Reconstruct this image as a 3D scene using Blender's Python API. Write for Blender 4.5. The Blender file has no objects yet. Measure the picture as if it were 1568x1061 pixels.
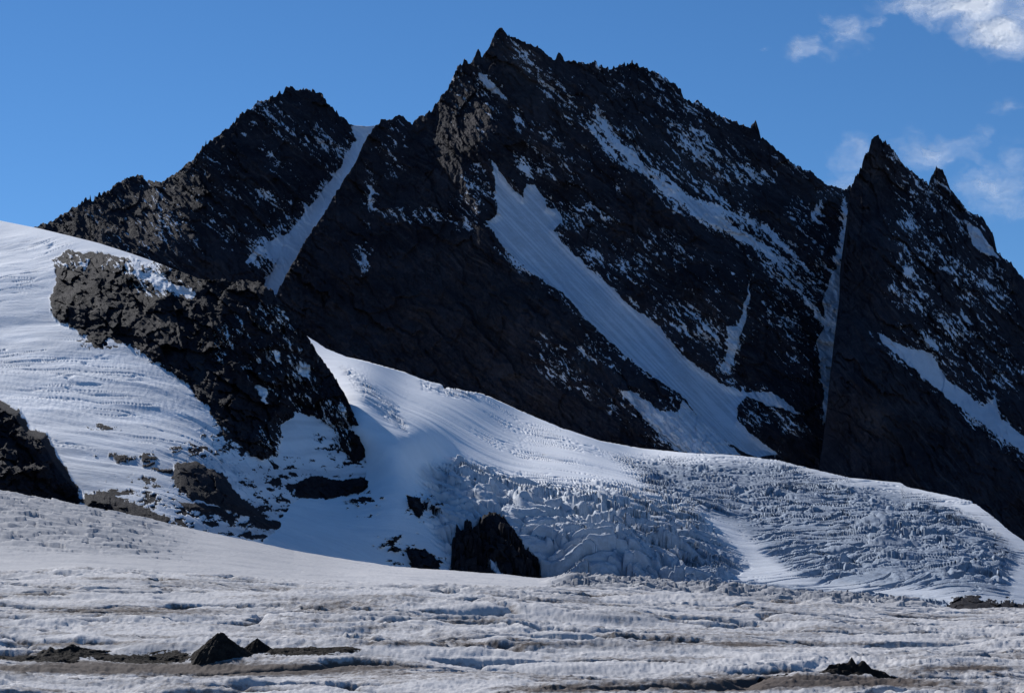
import bpy, math, numpy as np
rng=np.random.RandomState(7)
F=2926.0; UC=784.0; HV=900.0; CZ=10.0   # survey constants: focal length in units of the traced profiles, eye height
SUN_AZ=-35.0; SUN_EL=31.0

# ------------------------------------------------------------ noise
PERM=np.concatenate([rng.permutation(256)]*3)
ANG=rng.rand(256)*2*np.pi
GX=np.cos(ANG); GY=np.sin(ANG)
RND=rng.rand(4,256)
def perlin(x,y,seed=0):
    x=x+seed*17.31; y=y+seed*7.77
    xi=np.floor(x); yi=np.floor(y); fx=x-xi; fy=y-yi
    xi=xi.astype(np.int32)&255; yi=yi.astype(np.int32)&255
    def g(ix,iy,dx,dy):
        h=PERM[PERM[ix&255]+(iy&255)]
        return GX[h]*dx+GY[h]*dy
    sx=fx*fx*fx*(fx*(fx*6-15)+10); sy=fy*fy*fy*(fy*(fy*6-15)+10)
    a=g(xi,yi,fx,fy); b=g(xi+1,yi,fx-1,fy); c=g(xi,yi+1,fx,fy-1); d=g(xi+1,yi+1,fx-1,fy-1)
    return (a+(b-a)*sx+((c+(d-c)*sx)-(a+(b-a)*sx))*sy)*1.5
def fbm(x,y,o=5,gain=.5,seed=0,ridged=False):
    s=0;a=1.0;f=1.0;t=0
    for i in range(o):
        n=perlin(x*f,y*f,seed+i*3)
        if ridged: n=1-2*np.abs(n)
        s=s+n*a; t+=a; a*=gain; f*=2.03
    return s/t
def cells(x,y,seed=0,tilt=1.0):
    "fractured block relief: every voronoi cell is a tilted plane; returns (height, F2-F1)"
    x=x+seed*13.7; y=y+seed*5.3
    xi=np.floor(x).astype(np.int32); yi=np.floor(y).astype(np.int32)
    b1=np.full(x.shape,9.); b2=np.full(x.shape,9.); hh=np.zeros(x.shape)
    for dx in(-1,0,1):
        for dy in(-1,0,1):
            h=PERM[PERM[(xi+dx)&255]+((yi+dy)&255)]
            px=x-(xi+dx+RND[0][h]); py=y-(yi+dy+RND[1][h])
            d=px*px+py*py
            m=d<b1
            b2=np.where(m,b1,np.minimum(b2,d)); b1=np.where(m,d,b1)
            hh=np.where(m,(RND[2][h]-.5)+tilt*(GX[h]*px+GY[h]*py),hh)
    return hh,np.sqrt(b2)-np.sqrt(b1)
def sstep(a,b,x):
    t=np.clip((x-a)/(b-a),0,1); return t*t*(3-2*t)
def rbf(pts,c=60.):
    P=np.array(pts,float); n=len(P)
    X=P[:,:2]; r=np.sqrt(((X[:,None]-X[None])**2).sum(-1)+c*c)
    A=np.zeros((n+3,n+3)); A[:n,:n]=r; A[:n,n]=1; A[:n,n+1:]=X/1000.; A[n,:n]=1; A[n+1:,:n]=X.T/1000.
    w=np.linalg.solve(A,np.concatenate([P[:,2],[0,0,0]]))
    def f(U,V):
        o=w[n]+w[n+1]*U/1000.+w[n+2]*V/1000.
        for i in range(n): o=o+w[i]*np.sqrt((U-X[i,0])**2+(V-X[i,1])**2+c*c)
        return o
    return f
def sdf(U,V,poly):
    P=np.array(poly,float); out=np.full(U.shape,-50.)
    x0,y0=P.min(0)-45; x1,y1=P.max(0)+45
    m=(U>x0)&(U<x1)&(V>y0)&(V<y1)
    if not m.any(): return out
    u=U[m];v=V[m]; d=np.full(u.shape,1e9); ins=np.zeros(u.shape,bool)
    for i in range(len(P)):
        a=P[i];b=P[(i+1)%len(P)]; e=b-a
        t=np.clip(((u-a[0])*e[0]+(v-a[1])*e[1])/(e@e+1e-9),0,1)
        d=np.minimum(d,np.hypot(u-a[0]-t*e[0],v-a[1]-t*e[1]))
        if a[1]!=b[1]:
            c=((a[1]>v)!=(b[1]>v))&(u<(b[0]-a[0])*(v-a[1])/(b[1]-a[1])+a[0]); ins^=c
    out[m]=np.maximum(np.where(ins,d,-d),-50); return out
def blobs(U,V,L):
    o=np.zeros(U.shape)
    for (u,v,a,b,k,*r) in L:
        th=math.radians(r[0]) if r else 0
        du=U-u; dv=V-v
        p=(du*math.cos(th)+dv*math.sin(th))/a; q=(-du*math.sin(th)+dv*math.cos(th))/b
        o=np.maximum(o,k*np.exp(-(p*p+q*q)))
    return o

# ------------------------------------------------------------ mesh
def grid_mesh(name,X,Y,Z,attrs,mat,flip=False):
    r,c=X.shape
    co=np.stack([X,Y,Z],-1).reshape(-1,3).astype(np.float32)
    i=np.arange((r-1)*(c-1)); a=(i//(c-1))*c+i%(c-1)
    q=np.stack([a,a+1,a+c+1,a+c],-1) if flip else np.stack([a,a+c,a+c+1,a+1],-1)
    me=bpy.data.meshes.new(name); me.vertices.add(len(co)); me.vertices.foreach_set('co',co.ravel())
    n=len(q); me.loops.add(n*4); me.loops.foreach_set('vertex_index',q.ravel().astype(np.int32))
    me.polygons.add(n); me.polygons.foreach_set('loop_start',np.arange(0,n*4,4,dtype=np.int32))
    me.polygons.foreach_set('loop_total',np.full(n,4,dtype=np.int32))
    me.update(calc_edges=True)
    me.polygons.foreach_set('use_smooth',np.ones(n,bool))
    for k,v in attrs.items():
        at=me.attributes.new(k,'FLOAT','POINT'); at.data.foreach_set('value',v.ravel().astype(np.float32))
    me.materials.append(mat)
    ob=bpy.data.objects.new(name,me); bpy.context.scene.collection.objects.link(ob)
    return ob
def columns(crest,u0,u1,du):
    u=np.arange(u0,u1,.5); v=np.interp(u,crest[:,0],crest[:,1])
    w=np.sqrt(1+.35*np.gradient(v,u)**2); s=np.concatenate([[0],np.cumsum((w[1:]+w[:-1])/2*.5)])
    return np.interp(np.arange(0,s[-1],du),s,u)
def build(name,crest,u0,u1,du,rows,bottom,depth,attrfn,mat,jag=0,jl=30.,back=(1.0,2500,14),zdisp=None,tpow=1.0,jagw=None):
    crest=np.array(crest,float)
    u=columns(crest,u0,u1,du)
    ct=np.interp(u,crest[:,0],crest[:,1])
    if jag:
        z=u*0+3.3
        big=sstep(-.15,.6,fbm(u/90,z,2,.5,6))
        spike=np.clip(fbm(u/9.,z,3,.6,15,True)-.25,0,1)**1.3
        step,_=cells(u/7.,z,4,.9)
        jj=jag*(.55*(fbm(u/jl,z,5,.62,5,True)-.2)+1.5*spike*(.25+big)+.35*step)
        ct=ct-jj*(jagw(u) if jagw else 1.0)
    t=np.linspace(0,1,rows)[:,None]**tpow
    bt=bottom(u) if callable(bottom) else np.full(u.shape,float(bottom))
    V=ct[None]+(np.maximum(bt,ct+20)-ct)[None]*t; U=np.repeat(u[None],rows,0)
    D=depth(U,V); at=attrfn(U,V)
    if 'dd' in at: D=D+at.pop('dd')
    X=D*(U-UC)/F; Y=D.copy(); Z=CZ+D*(HV-V)/F
    if zdisp is not None:
        Z=Z+zdisp(X,Y,U,V,at)
    sl,dist,nb=back
    k=(np.linspace(0,1,nb+1)[1:]**1.8*dist)[:,None]
    bx=np.repeat(X[:1],nb,0); by=Y[:1]+k
    bz=Z[:1]-sl*k+fbm(bx/220.,by/220.,4,.5,9)*np.minimum(k*.35,60.)
    bz=np.maximum(bz,-60)
    X=np.concatenate([bx[::-1],X]);Y=np.concatenate([by[::-1],Y]);Z=np.concatenate([bz[::-1],Z])
    A={kk:np.concatenate([np.repeat(vv[:1],nb,0),vv]) for kk,vv in at.items()}
    return grid_mesh(name,X,Y,Z,A,mat)

# ------------------------------------------------------------ materials
def N(nt,t,**k):
    n=nt.nodes.new(t)
    for a,b in k.items(): setattr(n,a,b)
    return n
def terrain_mat(name,rockA,rockB,rscale,snowc=(.90,.915,.945),icec=(.34,.40,.49),dirtc=(.16,.13,.11),bump=1.0,bscale=.2,edge=.35,light=(.11,.1,.1)):
    m=bpy.data.materials.new(name); m.use_nodes=True; nt=m.node_tree; nt.nodes.clear(); L=nt.links.new
    out=N(nt,'ShaderNodeOutputMaterial'); bs=N(nt,'ShaderNodeBsdfPrincipled'); L(bs.outputs[0],out.inputs[0])
    bs.inputs['Roughness'].default_value=.9; bs.inputs['Specular IOR Level'].default_value=.08
    geo=N(nt,'ShaderNodeNewGeometry')
    def noise(s,d=6,r=.6):
        n=N(nt,'ShaderNodeTexNoise'); n.inputs['Scale'].default_value=s; n.inputs['Detail'].default_value=d; n.inputs['Roughness'].default_value=r
        L(geo.outputs['Position'],n.inputs['Vector']); return n.outputs[0]
    def attr(k):
        a=N(nt,'ShaderNodeAttribute'); a.attribute_name=k; return a.outputs['Fac']
    def mr(v,a,b,c=0,d=1):
        n=N(nt,'ShaderNodeMapRange'); n.interpolation_type='SMOOTHSTEP'
        L(v,n.inputs[0]); n.inputs[1].default_value=a;n.inputs[2].default_value=b;n.inputs[3].default_value=c;n.inputs[4].default_value=d; return n.outputs[0]
    def mix(f,a,b):
        n=N(nt,'ShaderNodeMix',data_type='RGBA')
        L(f,n.inputs[0])
        for s,v in ((6,a),(7,b)):
            if isinstance(v,tuple): n.inputs[s].default_value=(*v,1)
            else: L(v,n.inputs[s])
        return n.outputs[2]
    def math_(op,a,b):
        n=N(nt,'ShaderNodeMath',operation=op)
        for s,v in ((0,a),(1,b)):
            if isinstance(v,(int,float)): n.inputs[s].default_value=v
            else: L(v,n.inputs[s])
        return n.outputs[0]
    r1=mr(noise(rscale,5,.7),.35,.68); r2=noise(rscale*7,4,.75)
    rock=mix(r1,rockA,rockB)
    rock=mix(math_('MULTIPLY',mr(r2,.5,.74),.36),rock,light)
    rock=mix(attr('pale'),rock,light)
    sv=mix(mr(r1,0,1,0,1),tuple(c*.95 for c in snowc),snowc)
    n2=noise(bscale*.8,5,.7)
    iv=mix(mr(n2,.35,.65),tuple(c*.66 for c in icec),icec)
    sv=mix(attr('ice'),sv,iv)
    dn=math_('ADD',attr('dirt'),math_('MULTIPLY',math_('SUBTRACT',n2,.5),1.3))
    sv=mix(math_('MULTIPLY',mr(dn,.3,.95),mr(attr('dirt'),0,.12)),sv,dirtc)
    en=noise(bscale*1.6,6,.68)
    f=math_('ADD',attr('snow'),math_('MULTIPLY',math_('SUBTRACT',en,.5),edge))
    f=mr(f,.22,.78)
    L(mix(f,rock,sv),bs.inputs['Base Color'])
    bp=N(nt,'ShaderNodeBump'); bp.inputs['Distance'].default_value=1.0
    k=mr(f,0,1,bump,bump*.3)
    L(math_('MULTIPLY',en,k),bp.inputs['Height']); bp.inputs['Strength'].default_value=.8
    L(bp.outputs[0],bs.inputs['Normal'])
    return m
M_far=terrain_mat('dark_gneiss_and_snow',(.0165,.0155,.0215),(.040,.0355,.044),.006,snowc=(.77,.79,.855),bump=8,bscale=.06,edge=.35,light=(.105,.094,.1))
M_mid=terrain_mat('outcrop_rock_and_snow',(.012,.0112,.0155),(.028,.025,.031),.02,bump=1.8,bscale=.25,edge=.3,light=(.07,.062,.064))
M_gl=terrain_mat('glacier_snow_and_ice',(.012,.0115,.016),(.026,.024,.029),.03,bump=1.2,bscale=.25,edge=.35)
M_fg=terrain_mat('weathered_glacier_ice',(.03,.026,.024),(.06,.05,.045),.3,snowc=(.62,.605,.605),icec=(.32,.33,.36),dirtc=(.105,.085,.075),bump=.32,bscale=1.2,edge=.2)

def AT(U,**k):
    z={n:np.zeros(U.shape) for n in('snow','ice','dirt','pale')}; z.update(k); return z
def rot(U,V,ang):
    th=math.radians(ang); return U*math.cos(th)+V*math.sin(th),-U*math.sin(th)+V*math.cos(th)

# ------------------------------------------------------------ rock relief
def relief(U,V,s=1.0,ang=42,seed=0):
    p,q=rot(U,V,ang)
    wu=fbm(U/50,V/50,4,.55,seed+40)*16
    a=fbm((p+wu)/230,(q+wu)/80,4,.5,seed,True)
    c1,_=cells((p+wu)/110,(q+wu)/28,seed+1,.9)
    c2,_=cells((p+wu*.6)/38,(q+wu)/9,seed+2,.9)
    c3,_=cells(p/12,q/4,seed+3,.9)
    b,_=cells((U+wu)/34,(V-wu)/60,seed+9,.9)
    return -(a*38+c1*15+c2*7.5+c3*4+b*9)*s
def strata(U,V,ang,seed):
    p,q=rot(U,V,ang); w=fbm(U/70,V/70,3,.5,seed)*10
    return sstep(.0,.5,fbm(p/90,(q+w)/3.6,4,.68,seed+5))*sstep(-.4,.2,fbm(U/90,V/70,3,.5,seed+8))
def dustn(U,V,ang=42,seed=0):
    p,q=rot(U,V,ang)
    wp=fbm(U/30,V/30,4,.6,seed+70)*9
    a=fbm(p/44,(q+wp)/5.0,5,.78,seed+21); b=fbm(U/8,V/9,4,.75,seed+31)
    big=fbm(p/150,q/60,3,.5,seed+33)
    n=a*.85+b*.38+big*.35
    return n/n.std()
def dustmask(n,d,w=.8):
    return sstep(0,w,n-(1.75-2.35*d))*sstep(.08,.28,d)
def snowmask(U,V,polys,dens,ang=42,seed=0,warp=6.,broken=()):
    wu=U+warp*fbm(U/18,V/18,5,.65,seed+50); wv=V+warp*fbm(U/18,V/18,5,.65,seed+60)
    s=np.full(U.shape,-50.)
    for P in polys: s=np.maximum(s,sdf(wu,wv,P))
    core=sstep(-1.2,1.2,s)
    n=dustn(U,V,ang,seed)
    sb=np.full(U.shape,-50.)
    for P in broken: sb=np.maximum(sb,sdf(wu,wv,P))
    br=sstep(-1.5,1.8,sb-.5+3.4*n)*sstep(-14,-4,sb)*.92
    d=np.maximum(blobs(U,V,dens),.6*sstep(-22,2,np.maximum(s,sb)))
    return np.maximum(np.maximum(core,br),dustmask(n,d)*.74),core

# ---- left peak
leftC=[(-400,470),(-100,400),(0,370),(40,358),(60,348),(64,342),(70,344),(100,328),(130,313),(160,300),(180,284),(195,275),(215,271),(232,280),(245,281),(260,272),(285,255),(300,240),(325,215),(350,200),(360,185),(385,167),(410,155),(428,143),(432,146),(438,136),(448,136),(455,140),(470,139),(486,144),(493,144),(500,158),(510,170),(520,180),(535,192),(560,194),(578,193),(600,205),(700,260),(800,400)]
d_left=rbf([(-300,420,4700),(60,348,5000),(215,272,5350),(445,137,5650),(540,192,5500),(600,205,5450),(700,300,5500),(100,420,4750),(300,400,4900),(400,300,5180),(480,330,5150),(430,440,4850),(330,240,5300),(150,600,4500),(450,600,4600),(700,600,4900),(-200,600,4400),(230,360,5000)])
Lp=[[(538,193),(580,190),(562,218),(548,245),(530,275),(504,318),(484,350),(470,385),(455,420),(440,455),(402,450),(408,425),(424,405),(405,385),(412,370),(440,358),(465,330),(485,305),(503,280),(518,262),(530,238),(545,215)],
    [(374,402),(396,377),(406,378),(400,388),(380,404)]]
Ld=[(505,215,50,34,.78,42),(440,200,70,20,.74,42),(400,300,50,20,.82,42),(470,220,60,16,.78,42),(420,245,60,16,.74,42),(440,180,30,14,.7),(400,385,35,25,.76),(120,330,80,18,.54),(240,300,26,40,.6),(440,350,50,50,.64),(260,350,140,60,.48),(400,160,70,14,.58),(390,190,14,16,.7),(330,280,80,60,.52)]
def a_left(U,V):
    s,c=snowmask(U,V,Lp,Ld,42,1)
    return AT(U,snow=s,pale=.5*strata(U,V,40,3),dd=relief(U,V,1.0,45,3)*(1-.75*sstep(-8,10,np.maximum(sdf(U,V,Lp[0]),-20))))
build('rocky_mountain',leftC,-350,760,1.2,400,760,d_left,a_left,M_far,jag=9,jl=20,back=(1.1,1600,14),jagw=lambda u:1-.9*sstep(530,545,u))

# ---- main peak
mainC=[(330,760),(400,500),(420,458),(440,420),(465,375),(495,330),(520,290),(545,250),(563,210),(578,193),(583,184),(592,188),(606,180),(612,178),(622,184),(631,192),(636,186),(641,181),(650,179),(662,170),(672,155),(685,140),(695,120),(700,105),(712,98),(722,99),(728,83),(733,79),(738,90),(745,80),(752,68),(760,48),(765,44),(772,50),(790,62),(805,68),(820,72),(835,85),(850,96),(855,82),(861,90),(865,97),(880,96),(895,99),(910,96),(925,105),(940,109),(950,103),(965,100),(985,106),(1005,113),(1020,122),(1035,133),(1043,140),(1047,154),(1060,158),(1075,163),(1090,174),(1110,182),(1135,193),(1150,197),(1157,187),(1162,200),(1165,212),(1185,228),(1205,245),(1225,258),(1245,268),(1265,284),(1290,291),(1320,300),(1420,400),(1500,520)]
d_main=rbf([(420,458,4500),(500,330,4800),(585,185,5150),(680,150,5200),(765,45,5250),(965,100,5400),(1160,190,5350),(1290,290,5150),(1450,420,5000),
 (725,230,4900),(752,350,4660),(870,470,4390),(1000,590,4140),(1100,700,3950),
 (600,350,4800),(500,480,4500),(650,560,4400),(850,660,4150),(560,600,4300),(620,260,5000),
 (800,280,4850),(900,400,4640),(1010,510,4420),(1100,620,4200),
 (900,180,5080),(1000,300,4830),(1080,450,4500),(1150,360,4850),(1190,520,4480),(1230,620,4280),(1275,450,4750),(1268,600,4400),(1200,720,4080),(1220,300,5100),(600,760,4080),(900,900,3800),(1300,900,3800),(400,900,3950),(1450,700,4200)],60)
Mp=[[(752,243),(765,262),(785,290),(800,303),(806,282),(820,285),(832,300),(838,318),(855,325),(861,338),(848,352),(862,372),(890,400),(925,430),(960,465),(1010,500),(1022,518),(1045,545),(1080,568),(1110,590),(1148,603),(1128,622),(1130,645),(1165,675),(1192,695),(1150,699),(1105,672),(1070,640),(1050,612),(1010,582),(975,558),(940,528),(900,492),(870,457),(832,430),(790,399),(765,372),(744,338),(762,330),(760,290)],
 [(952,600),(975,600),(990,615),(1010,630),(1040,632),(1045,612),(1070,640),(1100,668),(1135,697),(1040,694),(1015,670),(985,640)],
 [(733,112),(744,117),(758,132),(775,152),(768,152),(748,135),(736,125)],
 [(1149,428),(1147,465),(1137,500),(1130,528),(1118,562),(1104,567),(1117,530),(1111,500),(1130,501),(1143,455)],
 [(1138,600),(1180,600),(1200,612),(1228,636),(1186,622),(1150,612)],
 [(553,383),(562,393),(560,411),(553,402)],
 [(1284,400),(1297,400),(1290,450),(1284,500),(1282,560),(1276,600),(1270,640),(1260,652),(1262,600),(1254,550),(1251,520),(1264,500),(1260,462),(1270,430)],
 [(1040,300),(1062,306),(1100,329),(1120,346),(1115,354),(1064,328)]]
Mb=[[(1293,300),(1310,350),(1302,400),(1279,400),(1284,350)],
 [(985,255),(1030,278),(1062,298),(1100,321),(1130,346),(1165,368),(1210,405),(1160,384),(1115,360),(1064,334),(1010,298)],
 [(1030,245),(1080,285),(1120,315),(1117,320),(1070,287),(1030,252)],[(1150,372),(1200,395),(1225,420),(1205,412),(1160,384)],
 [(888,308),(908,314),(914,326),(895,324)],[(918,330),(936,334),(930,342)],
 [(905,165),(940,203),(968,230),(1000,268),(1006,284),(972,255),(940,225),(918,190)],
 [(783,68),(800,76),(838,110),(832,112),(800,86)],[(1195,365),(1222,372),(1225,380),(1200,375)],
 [(1035,213),(1055,222),(1056,229),(1040,222)],[(566,272),(572,290),(571,320),(563,318)],[(890,175),(930,220),(950,250),(944,250),(915,218)],
 [(880,528),(900,542),(912,553),(900,552)],[(940,532),(1000,568),(1005,578),(965,556)],[(1060,300),(1180,345),(1250,420),(1240,425),(1170,360)],[(1210,430),(1260,480),(1270,500),(1255,500)],
 [(785,235),(812,262),(816,275),(806,270)],[(1240,320),(1262,300),(1258,335),(1245,350)]]
Md=[(725,285,32,66,.94),(740,215,22,34,.78),(935,200,95,36,.84,45),(1030,270,120,34,.88,38),(1140,345,95,30,.92,38),(1240,345,42,55,.9),(1200,400,70,44,.86,50),(1235,430,40,60,.86,70),(1200,480,38,90,.74,-15),(1150,270,40,16,.86),
 (1000,180,130,50,.7,35),(1060,230,110,38,.74,30),(900,325,48,28,.88),(1100,180,90,28,.66,25),(870,160,70,32,.68,45),(810,100,60,16,.72,42),(1160,440,60,80,.62),(920,390,44,32,.62),(790,195,12,36,.78),(1210,250,44,20,.7,30),
 (1000,560,80,28,.84,35),(1110,655,60,45,.9),(1180,630,60,22,.82,30),(930,545,64,22,.72,35),(1265,590,22,80,.72),(1060,620,74,26,.86,35),(1265,295,34,14,.9),(565,290,12,54,.68),(640,330,70,14,.52),(950,285,14,14,.8),(990,640,60,36,.8,35),(750,170,28,54,.66),(1215,560,28,54,.64),(600,225,30,44,.64),(1090,480,110,90,.52),(850,230,60,50,.62),(1010,120,70,24,.62),(720,330,30,30,.68),(900,250,70,60,.54),(1000,400,100,50,.48),(700,160,26,60,.52),(870,560,80,40,.46,35)]
Mpale=[(800,110,50,24,.6,40),(790,80,30,12,.6,30),(1050,250,90,20,.4,35),(890,560,16,14,.5),(780,570,40,16,.25),(1270,300,30,12,.6),(740,90,20,8,.4),(740,480,120,60,.15),(830,150,40,40,.35,45)]
def core_streak(U,V):
    p,q=rot(U,V,46)
    return sstep(.2,.65,fbm(p/160,q/5,4,.5,90,True))
def a_main(U,V):
    s,c=snowmask(U,V,Mp,Md,42,2,6.,Mb)
    big=sdf(U,V,Mp[0])
    r=relief(U,V,1.0,44,7)*(1-.92*sstep(-6,10,big))
    r=r-7*sstep(.1,.9,fbm(U/26,V/90,5,.6,77,True))*sstep(-4,-14,big)
    st=core_streak(U,V)*c
    pl=blobs(U,V,Mpale)*(.5+.8*fbm(U/30,V/8,5,.6,4,True)).clip(0,1)
    return AT(U,snow=s,pale=np.maximum(pl,.6*strata(U,V,34,6)*(.35+.65*sstep(560,760,U))),ice=np.clip(c*.15+st*.35,0,1),dirt=st*.25,dd=r+sstep(0,12,big)*10)
build('rocky_mountain',mainC,400,1500,1.15,560,900,d_main,a_main,M_far,jag=8,jl=20,back=(1.15,1800,14))

# ---- right pinnacle
rightC=[(1225,900),(1262,668),(1270,600),(1277,540),(1285,460),(1293,400),(1299,350),(1302,300),(1305,284),(1312,274),(1322,252),(1330,232),(1335,214),(1341,209),(1348,216),(1362,225),(1375,243),(1390,260),(1405,272),(1421,284),(1428,270),(1434,260),(1439,258),(1445,265),(1455,290),(1470,310),(1485,328),(1497,330),(1508,340),(1520,360),(1527,388),(1545,402),(1568,428),(1650,500),(1800,560),(2100,640)]
d_right=rbf([(1262,665,4050),(1290,430,4500),(1303,300,4700),(1341,210,4800),(1340,400,4420),(1310,600,4000),(1421,284,4850),(1439,258,4900),(1520,370,4700),(1568,428,4600),(1450,420,4500),(1450,590,4180),(1560,680,4000),(1400,720,3880),(1800,560,4400),(1350,850,3650),(1600,900,3750),(1800,800,3900),(1370,510,4220)],50)
Rp=[[(1345,508),(1365,522),(1400,536),(1425,540),(1440,565),(1450,580),(1480,602),(1505,622),(1524,610),(1532,640),(1568,668),(1640,720),(1640,740),(1568,693),(1530,667),(1490,637),(1450,610),(1420,582),(1385,552),(1350,525)],
    [(1480,343),(1498,348),(1515,375),(1532,397),(1510,391),(1490,377)],[(1415,518),(1432,520),(1436,532),(1420,530)],[(1470,478),(1482,484),(1492,498),(1478,492)]]
Rd=[(1420,300,50,40,.84,45),(1450,380,95,56,.8,45),(1520,440,80,54,.82,45),(1400,340,42,24,.8),(1530,560,60,54,.84,45),(1440,540,70,26,.88,35),(1390,380,36,70,.6),(1500,640,90,22,.84,38),(1470,360,44,34,.86),(1440,290,18,32,.7),(1365,240,14,30,.6),(1500,500,100,70,.6),(1400,450,60,60,.46)]
def a_right(U,V):
    s,c=snowmask(U,V,Rp,Rd,44,5)
    pl=blobs(U,V,[(1338,260,12,24,.35),(1340,645,20,24,.4),(1380,370,20,12,.25)])
    return AT(U,snow=s,ice=c*.3,pale=np.maximum(pl,.5*strata(U,V,50,16)),dd=relief(U,V,.9,50,13)*(1-.7*sstep(-8,8,sdf(U,V,Rp[0])))*sstep(-5,60,U-1262))
build('rocky_mountain',rightC,1240,1900,1.2,460,980,d_right,a_right,M_far,jag=7,jl=18,back=(1.2,1600,12))

# ------------------------------------------------------------ upper glacier
glC=[(300,470),(380,490),(460,508),(500,534),(530,546),(560,553),(620,570),(660,585),(680,592),(740,603),(800,630),(860,655),(920,675),(980,686),(1050,693),(1130,697),(1190,704),(1240,717),(1300,731),(1380,739),(1388,745),(1450,758),(1488,767),(1520,790),(1545,812),(1568,828),(1700,900),(1900,930)]
d_gl=rbf([(380,490,2500),(500,534,2450),(620,570,2600),(800,630,2850),(980,686,2900),(1190,704,2750),(1380,740,2500),(1488,768,2250),(1568,828,1900),(1750,910,1600),
 (560,600,1900),(600,655,1710),(640,650,1830),(660,715,1700),(740,705,1900),(830,742,1820),(960,745,2000),(1060,780,1900),(900,700,2350),(720,640,2300),
 (700,880,1500),(600,800,1540),(620,730,1620),(850,890,1520),(1000,900,1480),(1150,905,1450),(1300,915,1400),(1500,940,1250),(1150,840,1720),(1200,770,2120),(1350,810,1850),(1450,870,1540),(540,700,1680),(600,980,1350),(1000,980,1300),(1450,1000,1150),(1700,1000,1150)],50)
def crevz(U,V):
    w=10*fbm(U/40,V/20,4,.55,230); U=U+w; V=V+w*.6
    a=sstep(-14,18,sdf(U,V,[(645,722),(700,706),(830,738),(960,748),(1060,775),(1110,830),(1140,860),(1100,900),(840,905),(700,885),(655,800)]))
    b=sstep(-12,24,sdf(U,V,[(940,700),(1190,706),(1300,740),(1420,760),(1500,800),(1560,850),(1540,910),(1300,890),(1230,885),(1180,845),(1120,805),(1000,760)]))
    c=.5*sstep(-6,10,sdf(U,V,[(515,560),(545,566),(600,610),(625,650),(620,665),(560,620)]))
    e=.6*sstep(-4,8,sdf(U,V,[(640,580),(700,590),(740,606),(720,612),(650,600)]))
    g=.9*sstep(-4,8,sdf(U,V,[(840,880),(960,872),(1250,900),(1450,920),(1450,960),(840,960)]))
    return a,b,c,e,g
def rockspots(U,V,polys,dens,seed,warp=7.):
    wu=U+warp*fbm(U/16,V/16,5,.7,seed); wv=V+warp*fbm(U/16,V/16,5,.7,seed+9)
    s=np.full(U.shape,-50.)
    for P in polys: s=np.maximum(s,sdf(wu,wv,P))
    n=fbm(U/24,V/11,5,.7,seed+17); n=n/n.std()
    return s,np.maximum(sstep(-1.2,1.2,s),dustmask(n-.05,blobs(U,V,dens),.3))
Gr=[[(690,835),(703,812),(738,797),(765,797),(785,815),(800,840),(826,862),(832,900),(690,900)],[(622,842),(650,845),(672,862),(675,890),(630,880)],[(622,765),(640,768),(650,785),(642,800),(628,785)],[(1440,945),(1462,914),(1490,912),(1515,922),(1545,922),(1580,930),(1580,960),(1440,960)]]
Gd=[(640,870,50,16,.6),(610,835,34,18,.66),(650,780,28,22,.7),(560,770,30,24,.6),(1500,922,70,10,.7)]
def a_gl(U,V):
    a,b,c,e,g=crevz(U,V)
    s,m=rockspots(U,V,Gr,Gd,33)
    m=m*(1-.95*sstep(-1,2,sdf(U,V,[(745,862),(762,868),(786,900),(740,900),(760,885)])))
    ice=np.clip(np.maximum.reduce([a*.6,b*1.0,c*.4,e*.3,g*.95])+.35*sstep(960,1250,U)+.2*sstep(760,860,V),0,1)
    dirt=.34*a*sstep(.2,.7,fbm(U/60,V/14,4,.6,61))+.36*blobs(U,V,[(1160,745,130,40,1),(1350,830,150,50,.95)])
    c2,_=cells(U/14,V/10,34,1.)
    return AT(U,snow=1-m,ice=ice,dirt=dirt,dd=-sstep(-2,18,s)*16+c2*9*m)
def z_gl(X,Y,U,V,at):
    a,b,c,e,g=crevz(U,V)
    wx=X+22*fbm(X/90,Y/90,3,.5,8); wy=Y+45*fbm(X/150,Y/130,3,.5,9)
    r2=fbm(wx/26,wy/26,5,.6,18,True)
    h1,e1=cells(wx/30,(wy+.3*wx)/19,61,.8); h2,e2=cells(wx/11,(wy+.3*wx)/8,62,.7)
    l1=np.abs(fbm(wx/110,(wy+.22*wx)/20,3,.5,12)); cr=sstep(.12,.0,l1)
    reg=sstep(-.3,.3,fbm(X/130,Y/130,3,.5,64))
    rg2=.3+.7*sstep(-.35,.25,fbm(X/90,Y/70,3,.5,68))
    z=a*((h1*14+h2*4)*(.35+.65*reg)+r2*3-cr*14-sstep(.12,0,e1)*6*reg)
    l2=np.abs(fbm(wx/120,(wy-.2*wx)/22,3,.5,22)); c2=sstep(.09,.0,l2)
    z+=b*rg2*((h1*8+h2*3.)*(.3+.7*reg)+r2*3.2-c2*13-sstep(.1,0,e1)*5*reg)
    z+=(c+e+g)*(h1*5+h2*2.+r2*1.6-cr*5)
    z-=2.6*c2*sstep(700,760,U)*sstep(.0,.3,fbm(X/200,Y/200,2,.5,66))
    edge=sstep(0,60,V-np.interp(U,[p[0] for p in glC],[p[1] for p in glC]))
    z+=fbm(X/240,Y/200,3,.5,25)*7*edge
    z+=fbm((X+.5*Y)/90,(Y-.3*X)/16,4,.5,27)*.8
    return z
build('upper_glacier',glC,330,1850,1.25,600,lambda u:np.interp(u,[300,1850],[960,1010]),d_gl,a_gl,M_gl,back=(.45,1400,12),zdisp=z_gl,tpow=.95)

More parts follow.
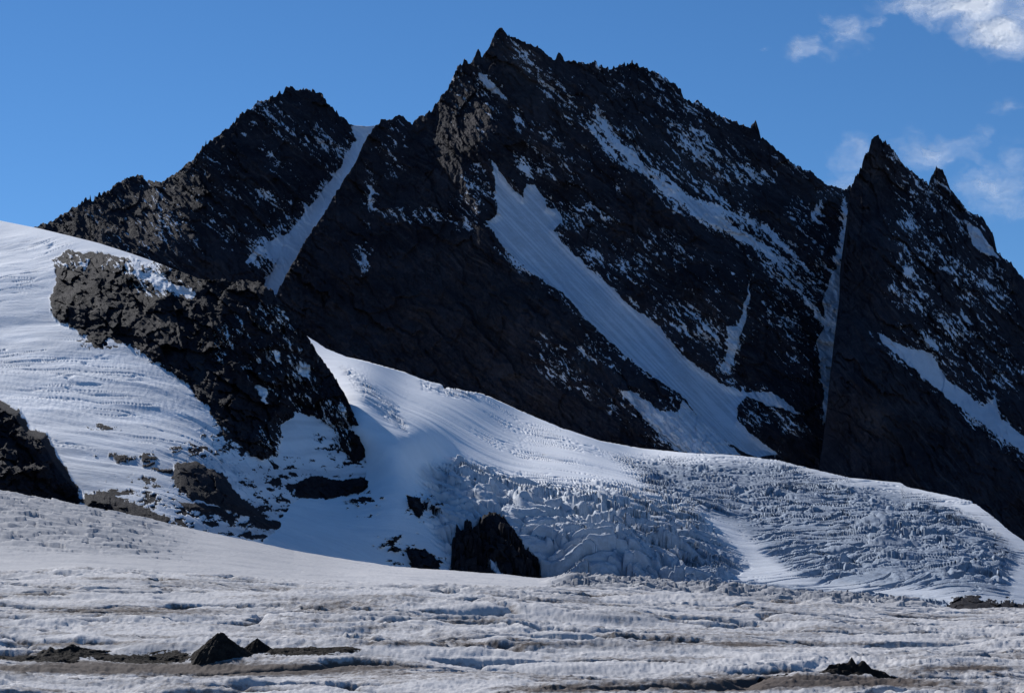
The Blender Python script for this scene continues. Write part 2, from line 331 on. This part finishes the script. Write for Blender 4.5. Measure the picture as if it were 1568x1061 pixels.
# ------------------------------------------------------------ left slope + rock outcrop
slC=[(-500,250),(-100,318),(0,338),(60,350),(85,356),(150,372),(200,388),(240,402),(262,411),(290,421),(312,430),(335,430),(355,435),(380,431),(402,438),(415,446),(430,462),(445,480),(460,503),(472,520),(490,548),(503,565),(520,592),(540,630),(556,668),(562,700),(575,740),(600,790),(625,850),(640,880),(680,980)]
d_sl=rbf([(-300,290,2350),(0,338,2250),(100,358,2080),(200,388,1940),(280,418,1860),(400,437,1830),(0,400,2020),(0,520,1740),(0,620,1480),(0,700,1290),(0,760,1150),(150,560,1640),(150,700,1330),(300,700,1400),(300,810,1200),
 (460,505,1800),(520,592,1750),(556,668,1690),(566,700,1665),(600,790,1560),(645,880,1490),(430,560,1730),(400,650,1630),(480,690,1650),(500,740,1620),(470,790,1540),(560,800,1560),(450,840,1420),(560,860,1480),(-300,760,1150),(-300,500,1750),(300,560,1680),(200,470,1800),(110,420,1920),(0,900,1000),(400,950,1100),(640,980,1300)],50)
Bluff=[(78,482),(75,455),(86,430),(82,402),(90,389),(110,384),(128,392),(150,386),(175,392),(200,396),(235,400),(250,400),(290,405),(380,415),(420,420),(480,500),(520,570),(560,640),(566,672),(548,668),(530,655),(505,655),(480,640),(455,632),(432,650),(428,690),(405,705),(372,692),(350,660),(330,650),(320,625),(300,610),(290,590),(260,570),(215,540),(165,517),(152,530),(110,500)]
NearR=[(-200,560),(0,613),(30,630),(45,655),(70,665),(95,710),(118,742),(122,775),(60,768),(0,757),(-200,730)]
Sr=[[(508,652),(560,660),(566,692),(545,712),(520,690)],[(455,740),(480,728),(520,735),(568,728),(568,755),(525,765),(500,778),(470,770),(450,760)],
 [(266,708),(300,704),(340,725),(365,755),(402,788),(385,792),(330,772),(292,766),(268,742)],NearR,
 [(128,756),(160,752),(215,775),(258,795),(255,806),(200,796),(130,778)],[(505,775),(550,790),(565,808),(530,800)],[(130,517),(160,520),(160,536),(145,532)],[(336,655),(365,668),(368,680),(345,672)],[(205,784),(250,788),(255,802),(215,798)],
 [(270,768),(345,776),(350,790),(285,782)],[(230,715),(266,716),(262,724),(240,722)],[(408,700),(430,715),(420,722)],[(380,790),(440,800),(430,812),(390,806)]]
Ss=[[(192,414),(240,417),(252,430),(285,440),(300,448),(288,459),(262,447),(215,428)],[(118,404),(138,401),(128,416)],[(236,398),(260,404),(250,408)],[(420,690),(445,668),(470,672),(480,690),(445,700)],[(392,592),(408,600),(412,620),(398,612)],[(345,500),(352,512),(346,522)],[(455,552),(472,556),(472,580),(460,572)],[(415,535),(430,540),(428,556)],[(150,384),(240,404),(236,408),(180,394)]]
Sd=[(200,768,110,20,.84),(330,795,120,24,.9),(470,785,110,34,.9),(440,740,66,34,.8),(420,820,120,14,.78),(350,680,50,30,.72),(520,690,44,44,.7),(150,520,40,14,.72),(200,700,60,16,.5),(300,690,60,16,.6),(400,795,80,18,.9),(590,840,34,24,.7),(150,655,40,8,.5),(250,740,80,14,.6)]
def a_sl(U,V):
    wu=U+12*fbm(U/22,V/22,5,.7,81); wv=V+12*fbm(U/22,V/22,5,.7,82)
    sb=sdf(wu,wv,Bluff); s,m=rockspots(U,V,Sr,Sd,44)
    rock=np.maximum(sstep(-1.2,1.2,sb),m)
    ss=np.full(U.shape,-50.)
    for P in Ss: ss=np.maximum(ss,sdf(wu,wv,P))
    rock=rock*(1-sstep(-1.2,1.2,ss))
    dd_=blobs(U,V,[(445,580,50,50,.54),(475,665,65,38,.88),(220,408,90,12,.84),(400,530,90,70,.4),(120,400,44,14,.7),(520,640,34,34,.76),(250,435,60,18,.6)])
    rock=rock*(1-dustmask(dustn(U,V,55,8),dd_,.4))
    p,q=rot(U,V,35); w=fbm(U/40,V/40,4,.55,92)*12; w2=fbm(U/15,V/15,4,.6,97)*6
    c1,_=cells((p+w)/64,(q+w)/30,93,.9); c2,_=cells((U+w+w2)/24,(V+w)/20,94,.9); c3,_=cells((p+w2)/10,(q+w2)/6,96,.9)
    rr=c1*13+c2*7+c3*3.2+fbm(U/90,V/60,4,.5,95,True)*12
    rel=-sstep(-2,40,sb)*12-sstep(-2,5,sb)*5-sstep(-2,10,s)*7
    rel=rel-rr*sstep(-2,14,np.maximum(sb,s*.5))
    rel=rel+(np.clip(V,560,790)-745)*1.5*sstep(-3,10,sdf(U,V,NearR))
    ice=.25*sstep(640,760,V)+.3*sstep(400,520,V)*sstep(.0,.5,.3+fbm(U/200,V/20,4,.5,14))
    dirt=.6*blobs(U,V,[(520,835,110,12,1,12),(400,812,90,12,.8,8),(460,800,90,14,.6)])+.12*sstep(.2,.6,fbm(U/120,V/9,4,.6,17))
    pl=blobs(U,V,[(305,560,10,30,.4),(140,395,30,10,.4),(240,490,14,10,.4)])
    return AT(U,snow=1-rock,ice=np.clip(ice,0,1),dirt=dirt,dd=rel,pale=np.maximum(pl,.3*strata(U,V,30,19)))
def z_sl(X,Y,U,V,at):
    sn=at['snow']
    w=Y+16*fbm(X/60,Y/60,3,.5,6)
    z=fbm((X-.35*Y)/80,(w+.25*X)/15,5,.5,31)*1.3+fbm(X/180,Y/90,3,.5,35)*5
    z+=fbm(X/7,Y/5,4,.6,38)*.2
    z+=sstep(500,560,V)*sstep(680,620,V)*fbm((X+.2*Y)/3.2,Y/16,3,.5,52)*.35
    z-=2.0*sstep(.05,0,np.abs(fbm(X/130,w/24,3,.5,54)))*sstep(.0,.3,fbm(X/150,Y/150,2,.5,55))
    return z*np.clip(sn,.1,1)*sstep(0,25,V-np.interp(U,[p[0] for p in slC],[p[1] for p in slC]))
build('snow_slope',slC,-420,672,1.2,600,lambda u:np.interp(u,[-420,0,300,680],[860,900,950,990]),d_sl,a_sl,M_mid,jag=7,jl=22,back=(.75,900,12),zdisp=z_sl,jagw=lambda u:sstep(300,330,u)*sstep(575,555,u))

# ------------------------------------------------------------ foreground ice (true height field)
ku=[-700,-300,0,130,200,350,450,600,840,1000,1200,1440,1568,1900,2300]
c1=[870,878,881,879,881,889,892,893,905,915,925,939,937,935,930]
c1b=[890,890,884,882,884,893,897,901,915,925,935,944,944,944,940]
c2=[640,690,755,779,793,822,845,868,889,897,912,934,938,940,940]
kD=np.array([4,40,110,182,300,450,540,640,980,1060,1300,1700])
def fg_height(X,Y):
    U=UC+F*X/np.maximum(Y,1); U=np.clip(U,-700,2300)
    v1=np.interp(U,ku,c1);v1b=np.interp(U,ku,c1b);v2=np.interp(U,ku,c2)
    zz=[0*U,0*U-.2,0*U-.3,0*U+.1,.4*((CZ+(HV-v1)*450/F))+.1]
    zz+= [CZ+(HV-v1)*450/F, CZ+(HV-v1b)*540/F, CZ+(HV-(v1b+.28*(v2-v1b)))*640/F, CZ+(HV-v2)*980/F, CZ+(HV-v2-3)*1060/F, -10+0*U,-40+0*U]
    lz=np.stack(zz); k=np.clip(np.searchsorted(kD,Y)-1,0,len(kD)-2)
    lk=np.log(kD); t=np.clip((np.log(np.maximum(Y,4))-lk[k])/(lk[k+1]-lk[k]),0,1)
    def take(i): return np.take_along_axis(lz,np.clip(i,0,len(kD)-1)[None],0)[0]
    p0,p1,p2,p3=take(k-1),take(k),take(k+1),take(k+2)
    m1=(p2-p0)*.5;m2=(p3-p1)*.5
    d=p2-p1; lim=1.5*np.abs(d)+.15; m1=np.clip(m1,-lim,lim); m2=np.clip(m2,-lim,lim)
    t2=t*t;t3=t2*t
    return (2*t3-3*t2+1)*p1+(t3-2*t2+t)*m1+(-2*t3+3*t2)*p2+(t3-t2)*m2
def fg_noise(X,Y):
    w=8*fbm(X/50,Y/50,3,.5,101); w2=5*fbm(X/14,Y/14,3,.5,102)
    far=sstep(420,560,Y)
    big=fbm((X+w)/62,(Y+w+.18*X)/34,4,.5,103)*2.7
    mid=fbm((X+w+w2)/17,(Y+w*.5+w2+.25*X)/12,5,.62,107,True)
    mm=.35+1.2*sstep(-.35,.4,fbm(X/50,Y/34,2,.5,109))
    fine=fbm(X/2.6,Y/2.6,4,.68,111,True)*.3
    ch=sstep(.08,0,np.abs(fbm((X+w2)/60,(Y+w+.3*X)/22,3,.55,113)))
    ser=fbm(X/14,Y/12,4,.6,115,True); h,e=cells(X/11,Y/9,116,.8)
    U=UC+F*X/np.maximum(Y,1)
    serm=sstep(820,880,U)*sstep(1500,1380,U)*sstep(560,700,Y)*sstep(1150,1000,Y)+.35*sstep(620,720,Y)*sstep(330,200,U)
    return big*(1-.6*far*sstep(900,500,U))+mid*.85*mm*(1-.65*far)+fine*(1-.6*far)-1.4*ch*(1-far)+serm*(ser*2.2+h*4),serm,mid*mm,ch
us=np.linspace(-560,2130,1600)
Dn=np.concatenate([np.geomspace(6,130,60)[:-1],np.exp(np.linspace(math.log(130),math.log(1700),880))])
UU,DD=np.meshgrid(us,Dn); X=DD*(UU-UC)/F; Y=DD
nz,serm,mid,ch=fg_noise(X,Y)
Z=fg_height(X,Y)+nz
U=UU; Vp=HV-(Z-CZ)*F/Y
bl=lambda L:blobs(U,Vp,L)
near=sstep(560,420,Y)
dirt=near*(.40+.5*sstep(.15,-.45,mid)+.5*ch+.7*fbm(X/30,Y/14,4,.65,121))
dirt=np.clip(dirt,.05*near,1)+.85*bl([(110,1022,240,8,1),(400,1026,170,8,1),(1250,1044,170,10,.9),(880,1054,100,7,.9),(1500,1022,110,5,.8),(1100,1052,180,7,.7),(200,935,160,5,.5),(700,985,200,4,.5),(1300,985,260,4,.5),(60,985,200,4,.4)])
lf=(1-near)*sstep(560,480,U)
dirt=dirt+.3*lf*sstep(.1,.5,fbm(X/60,Y/20,4,.6,131))
ice=np.clip(.55*near*sstep(-.15,.45,fbm(X/40,Y/14,4,.6,125))+serm*.9+lf*.3,0,1)
gr=grid_mesh('glacier_ground',X,Y,Z,AT(U,snow=np.ones(U.shape),ice=ice,dirt=dirt),M_fg,flip=True)

# ------------------------------------------------------------ debris mounds on the ice
M_deb=terrain_mat('dark_gravel',(.018,.015,.013),(.045,.036,.03),.8,bump=.5,bscale=2.5)
def mound(px,D,w,h,asp,seed,skew=0.,peaks=1,lift=0.):
    x0=D*(px-UC)/F
    n=160; th=np.linspace(0,2*np.pi,n); r=np.linspace(0,1,80)[:,None]
    R=(1+.45*fbm(np.cos(th)*1.5,np.sin(th)*1.5,5,.65,seed))[None]
    X=x0+r*R*np.cos(th)[None]*w/2; Y=D+r*R*np.sin(th)[None]*w/2*asp
    g=fg_height(X,Y)+fg_noise(X,Y)[0]
    sx=(X-x0)/(w/2)
    prof=(1-r)**1.1*(1+skew*sx)
    if peaks>1:
        k=np.random.RandomState(seed)
        for i in range(peaks):
            cx=k.uniform(-.7,.7); a=k.uniform(.45,1)
            prof=np.maximum(prof*.8,a*np.clip(1-np.hypot((sx-cx)/k.uniform(.2,.4),(Y-D)/(w/2*asp)/.7),0,1))
    jag=fbm(X/(w*.13),Y/(w*.13),5,.65,seed+3,True)*.14*sstep(0,.3,1-r)
    g0=float(g[0,0])
    k0=sstep(.4,1,r) if peaks==1 else 1.0
    gg=g*k0+g0*(1-k0)
    Z=gg+h*(prof+jag*(.35+prof))-.12*r**6
    return grid_mesh('gravel_mound',X,Y,Z,AT(X),M_deb)
mound(338,225,7.6,2.7,1.2,1,-.1)
mound(394,228,3.6,1.25,1.2,2)
mound(110,230,10,1.4,.8,3,.1,4)
mound(60,226,12,.5,.6,6,0,3)
mound(220,227,14,.45,.5,12,0,4)
mound(470,226,14,.35,.5,13,0,4)
mound(1288,180,6.6,2.2,.9,4,.15,3)
mound(1190,180,4.4,1.1,.8,5,0,3)
mound(1335,180,5.0,.9,.8,15,0,3)
mound(880,179,5.0,.7,.6,16,0,3)
mound(1430,184,4.5,.5,.6,17,0,3)

# ------------------------------------------------------------ distant base terrain
g=np.linspace(-1,1,120); gx=np.sign(g)*np.abs(g)**1.5*30000; XX,YY=np.meshgrid(gx,gx+2000)
ZZ=-75+fbm(XX/3000,YY/3000,4,.5,200)*12
grid_mesh('valley_ground',XX,YY,ZZ,AT(XX,snow=sstep(-.1,.3,fbm(XX/900,YY/900,4,.5,201))),M_far,flip=True)

# ------------------------------------------------------------ clouds
mc=bpy.data.materials.new('thin_cloud_vapour'); mc.use_nodes=True; nt=mc.node_tree; nt.nodes.clear(); L=nt.links.new
out=N(nt,'ShaderNodeOutputMaterial'); tr=N(nt,'ShaderNodeBsdfTransparent'); df=N(nt,'ShaderNodeBsdfDiffuse'); tl=N(nt,'ShaderNodeBsdfTranslucent')
df.inputs[0].default_value=(.9,.9,.9,1); tl.inputs[0].default_value=(.93,.92,.9,1)
m1=N(nt,'ShaderNodeMixShader'); m1.inputs[0].default_value=.6; L(df.outputs[0],m1.inputs[1]); L(tl.outputs[0],m1.inputs[2])
m2=N(nt,'ShaderNodeMixShader'); a=N(nt,'ShaderNodeAttribute'); a.attribute_name='cloud_alpha'; L(a.outputs['Fac'],m2.inputs[0]); L(tr.outputs[0],m2.inputs[1]); L(m1.outputs[0],m2.inputs[2]); L(m2.outputs[0],out.inputs[0])
def cloud(u0,u1,v0,v1,D,bl,seed,mx):
    uu,vv=np.meshgrid(np.arange(u0,u1,1.5),np.arange(v0,v1,1.5))
    wu=uu+30*fbm(uu/60,vv/45,6,.58,seed); wv=vv+24*fbm(uu/60,vv/45,6,.58,seed+7)
    b=blobs(wu,wv,bl); n=fbm(wu/70,wv/40,7,.58,seed+2)
    a=np.clip(b*1.15-.12+n*.7*(b>.02),0,1)*sstep(.02,.25,b)
    a=a**1.25*mx
    Dg=D-60*a+40*fbm(uu/140,vv/90,3,.5,seed+4)
    grid_mesh('cloud',Dg*(uu-UC)/F,Dg,CZ+Dg*(HV-vv)/F,{'cloud_alpha':a},mc)
cloud(1150,1900,-160,150,12000,[(1480,5,85,30,1.0),(1530,48,60,32,1.),(1400,8,60,26,.5),(1290,48,60,26,.42),(1245,70,36,20,.3),(1340,36,40,16,.3),(1640,20,120,50,1.),(1450,-40,150,30,.9),(1165,72,16,10,.2)],301,.72)
cloud(1240,1900,120,400,10500,[(1310,248,34,36,.55),(1435,238,60,28,.62),(1390,215,40,24,.25),(1535,290,64,36,.6),(1500,210,34,18,.3),(1560,240,44,28,.35),(1540,165,34,18,.28),(1300,290,34,24,.45),(1700,270,120,50,.8)],302,.5)

# ------------------------------------------------------------ light, sky, camera
sc=bpy.context.scene
w=bpy.data.worlds.new('World'); sc.world=w; w.use_nodes=True; nt=w.node_tree; L=nt.links.new
bg=nt.nodes['Background']; sky=N(nt,'ShaderNodeTexSky'); sky.sky_type='NISHITA'; sky.sun_disc=False
sky.sun_elevation=math.radians(SUN_EL); sky.sun_rotation=math.radians(SUN_AZ); sky.altitude=2900; sky.air_density=1.0; sky.dust_density=0.05; sky.ozone_density=5.0
hs=N(nt,'ShaderNodeHueSaturation'); hs.inputs['Saturation'].default_value=1.14
L(sky.outputs[0],hs.inputs['Color']); L(hs.outputs[0],bg.inputs[0]); bg.inputs[1].default_value=.097
sd=bpy.data.lights.new('sun','SUN'); sd.energy=5.0; sd.angle=math.radians(.5); sd.color=(1,.98,.95)
so=bpy.data.objects.new('sun',sd); sc.collection.objects.link(so)
from mathutils import Vector
el=math.radians(SUN_EL); az=math.radians(SUN_AZ)
d=Vector((math.sin(az)*math.cos(el),math.cos(az)*math.cos(el),math.sin(el)))
so.rotation_euler=d.to_track_quat('Z','Y').to_euler(); so.location=d*3000
cd=bpy.data.cameras.new('camera'); cam=bpy.data.objects.new('camera',cd); sc.collection.objects.link(cam)
cam.location=(0,0,CZ); cam.rotation_euler=(math.pi/2,0,0)
cd.sensor_width=36; cd.lens=36*F/1568; cd.shift_y=(HV-530.5)/1568; cd.clip_start=1; cd.clip_end=90000
sc.camera=cam
sc.view_settings.view_transform='Standard'; sc.view_settings.look='None'; sc.view_settings.exposure=0
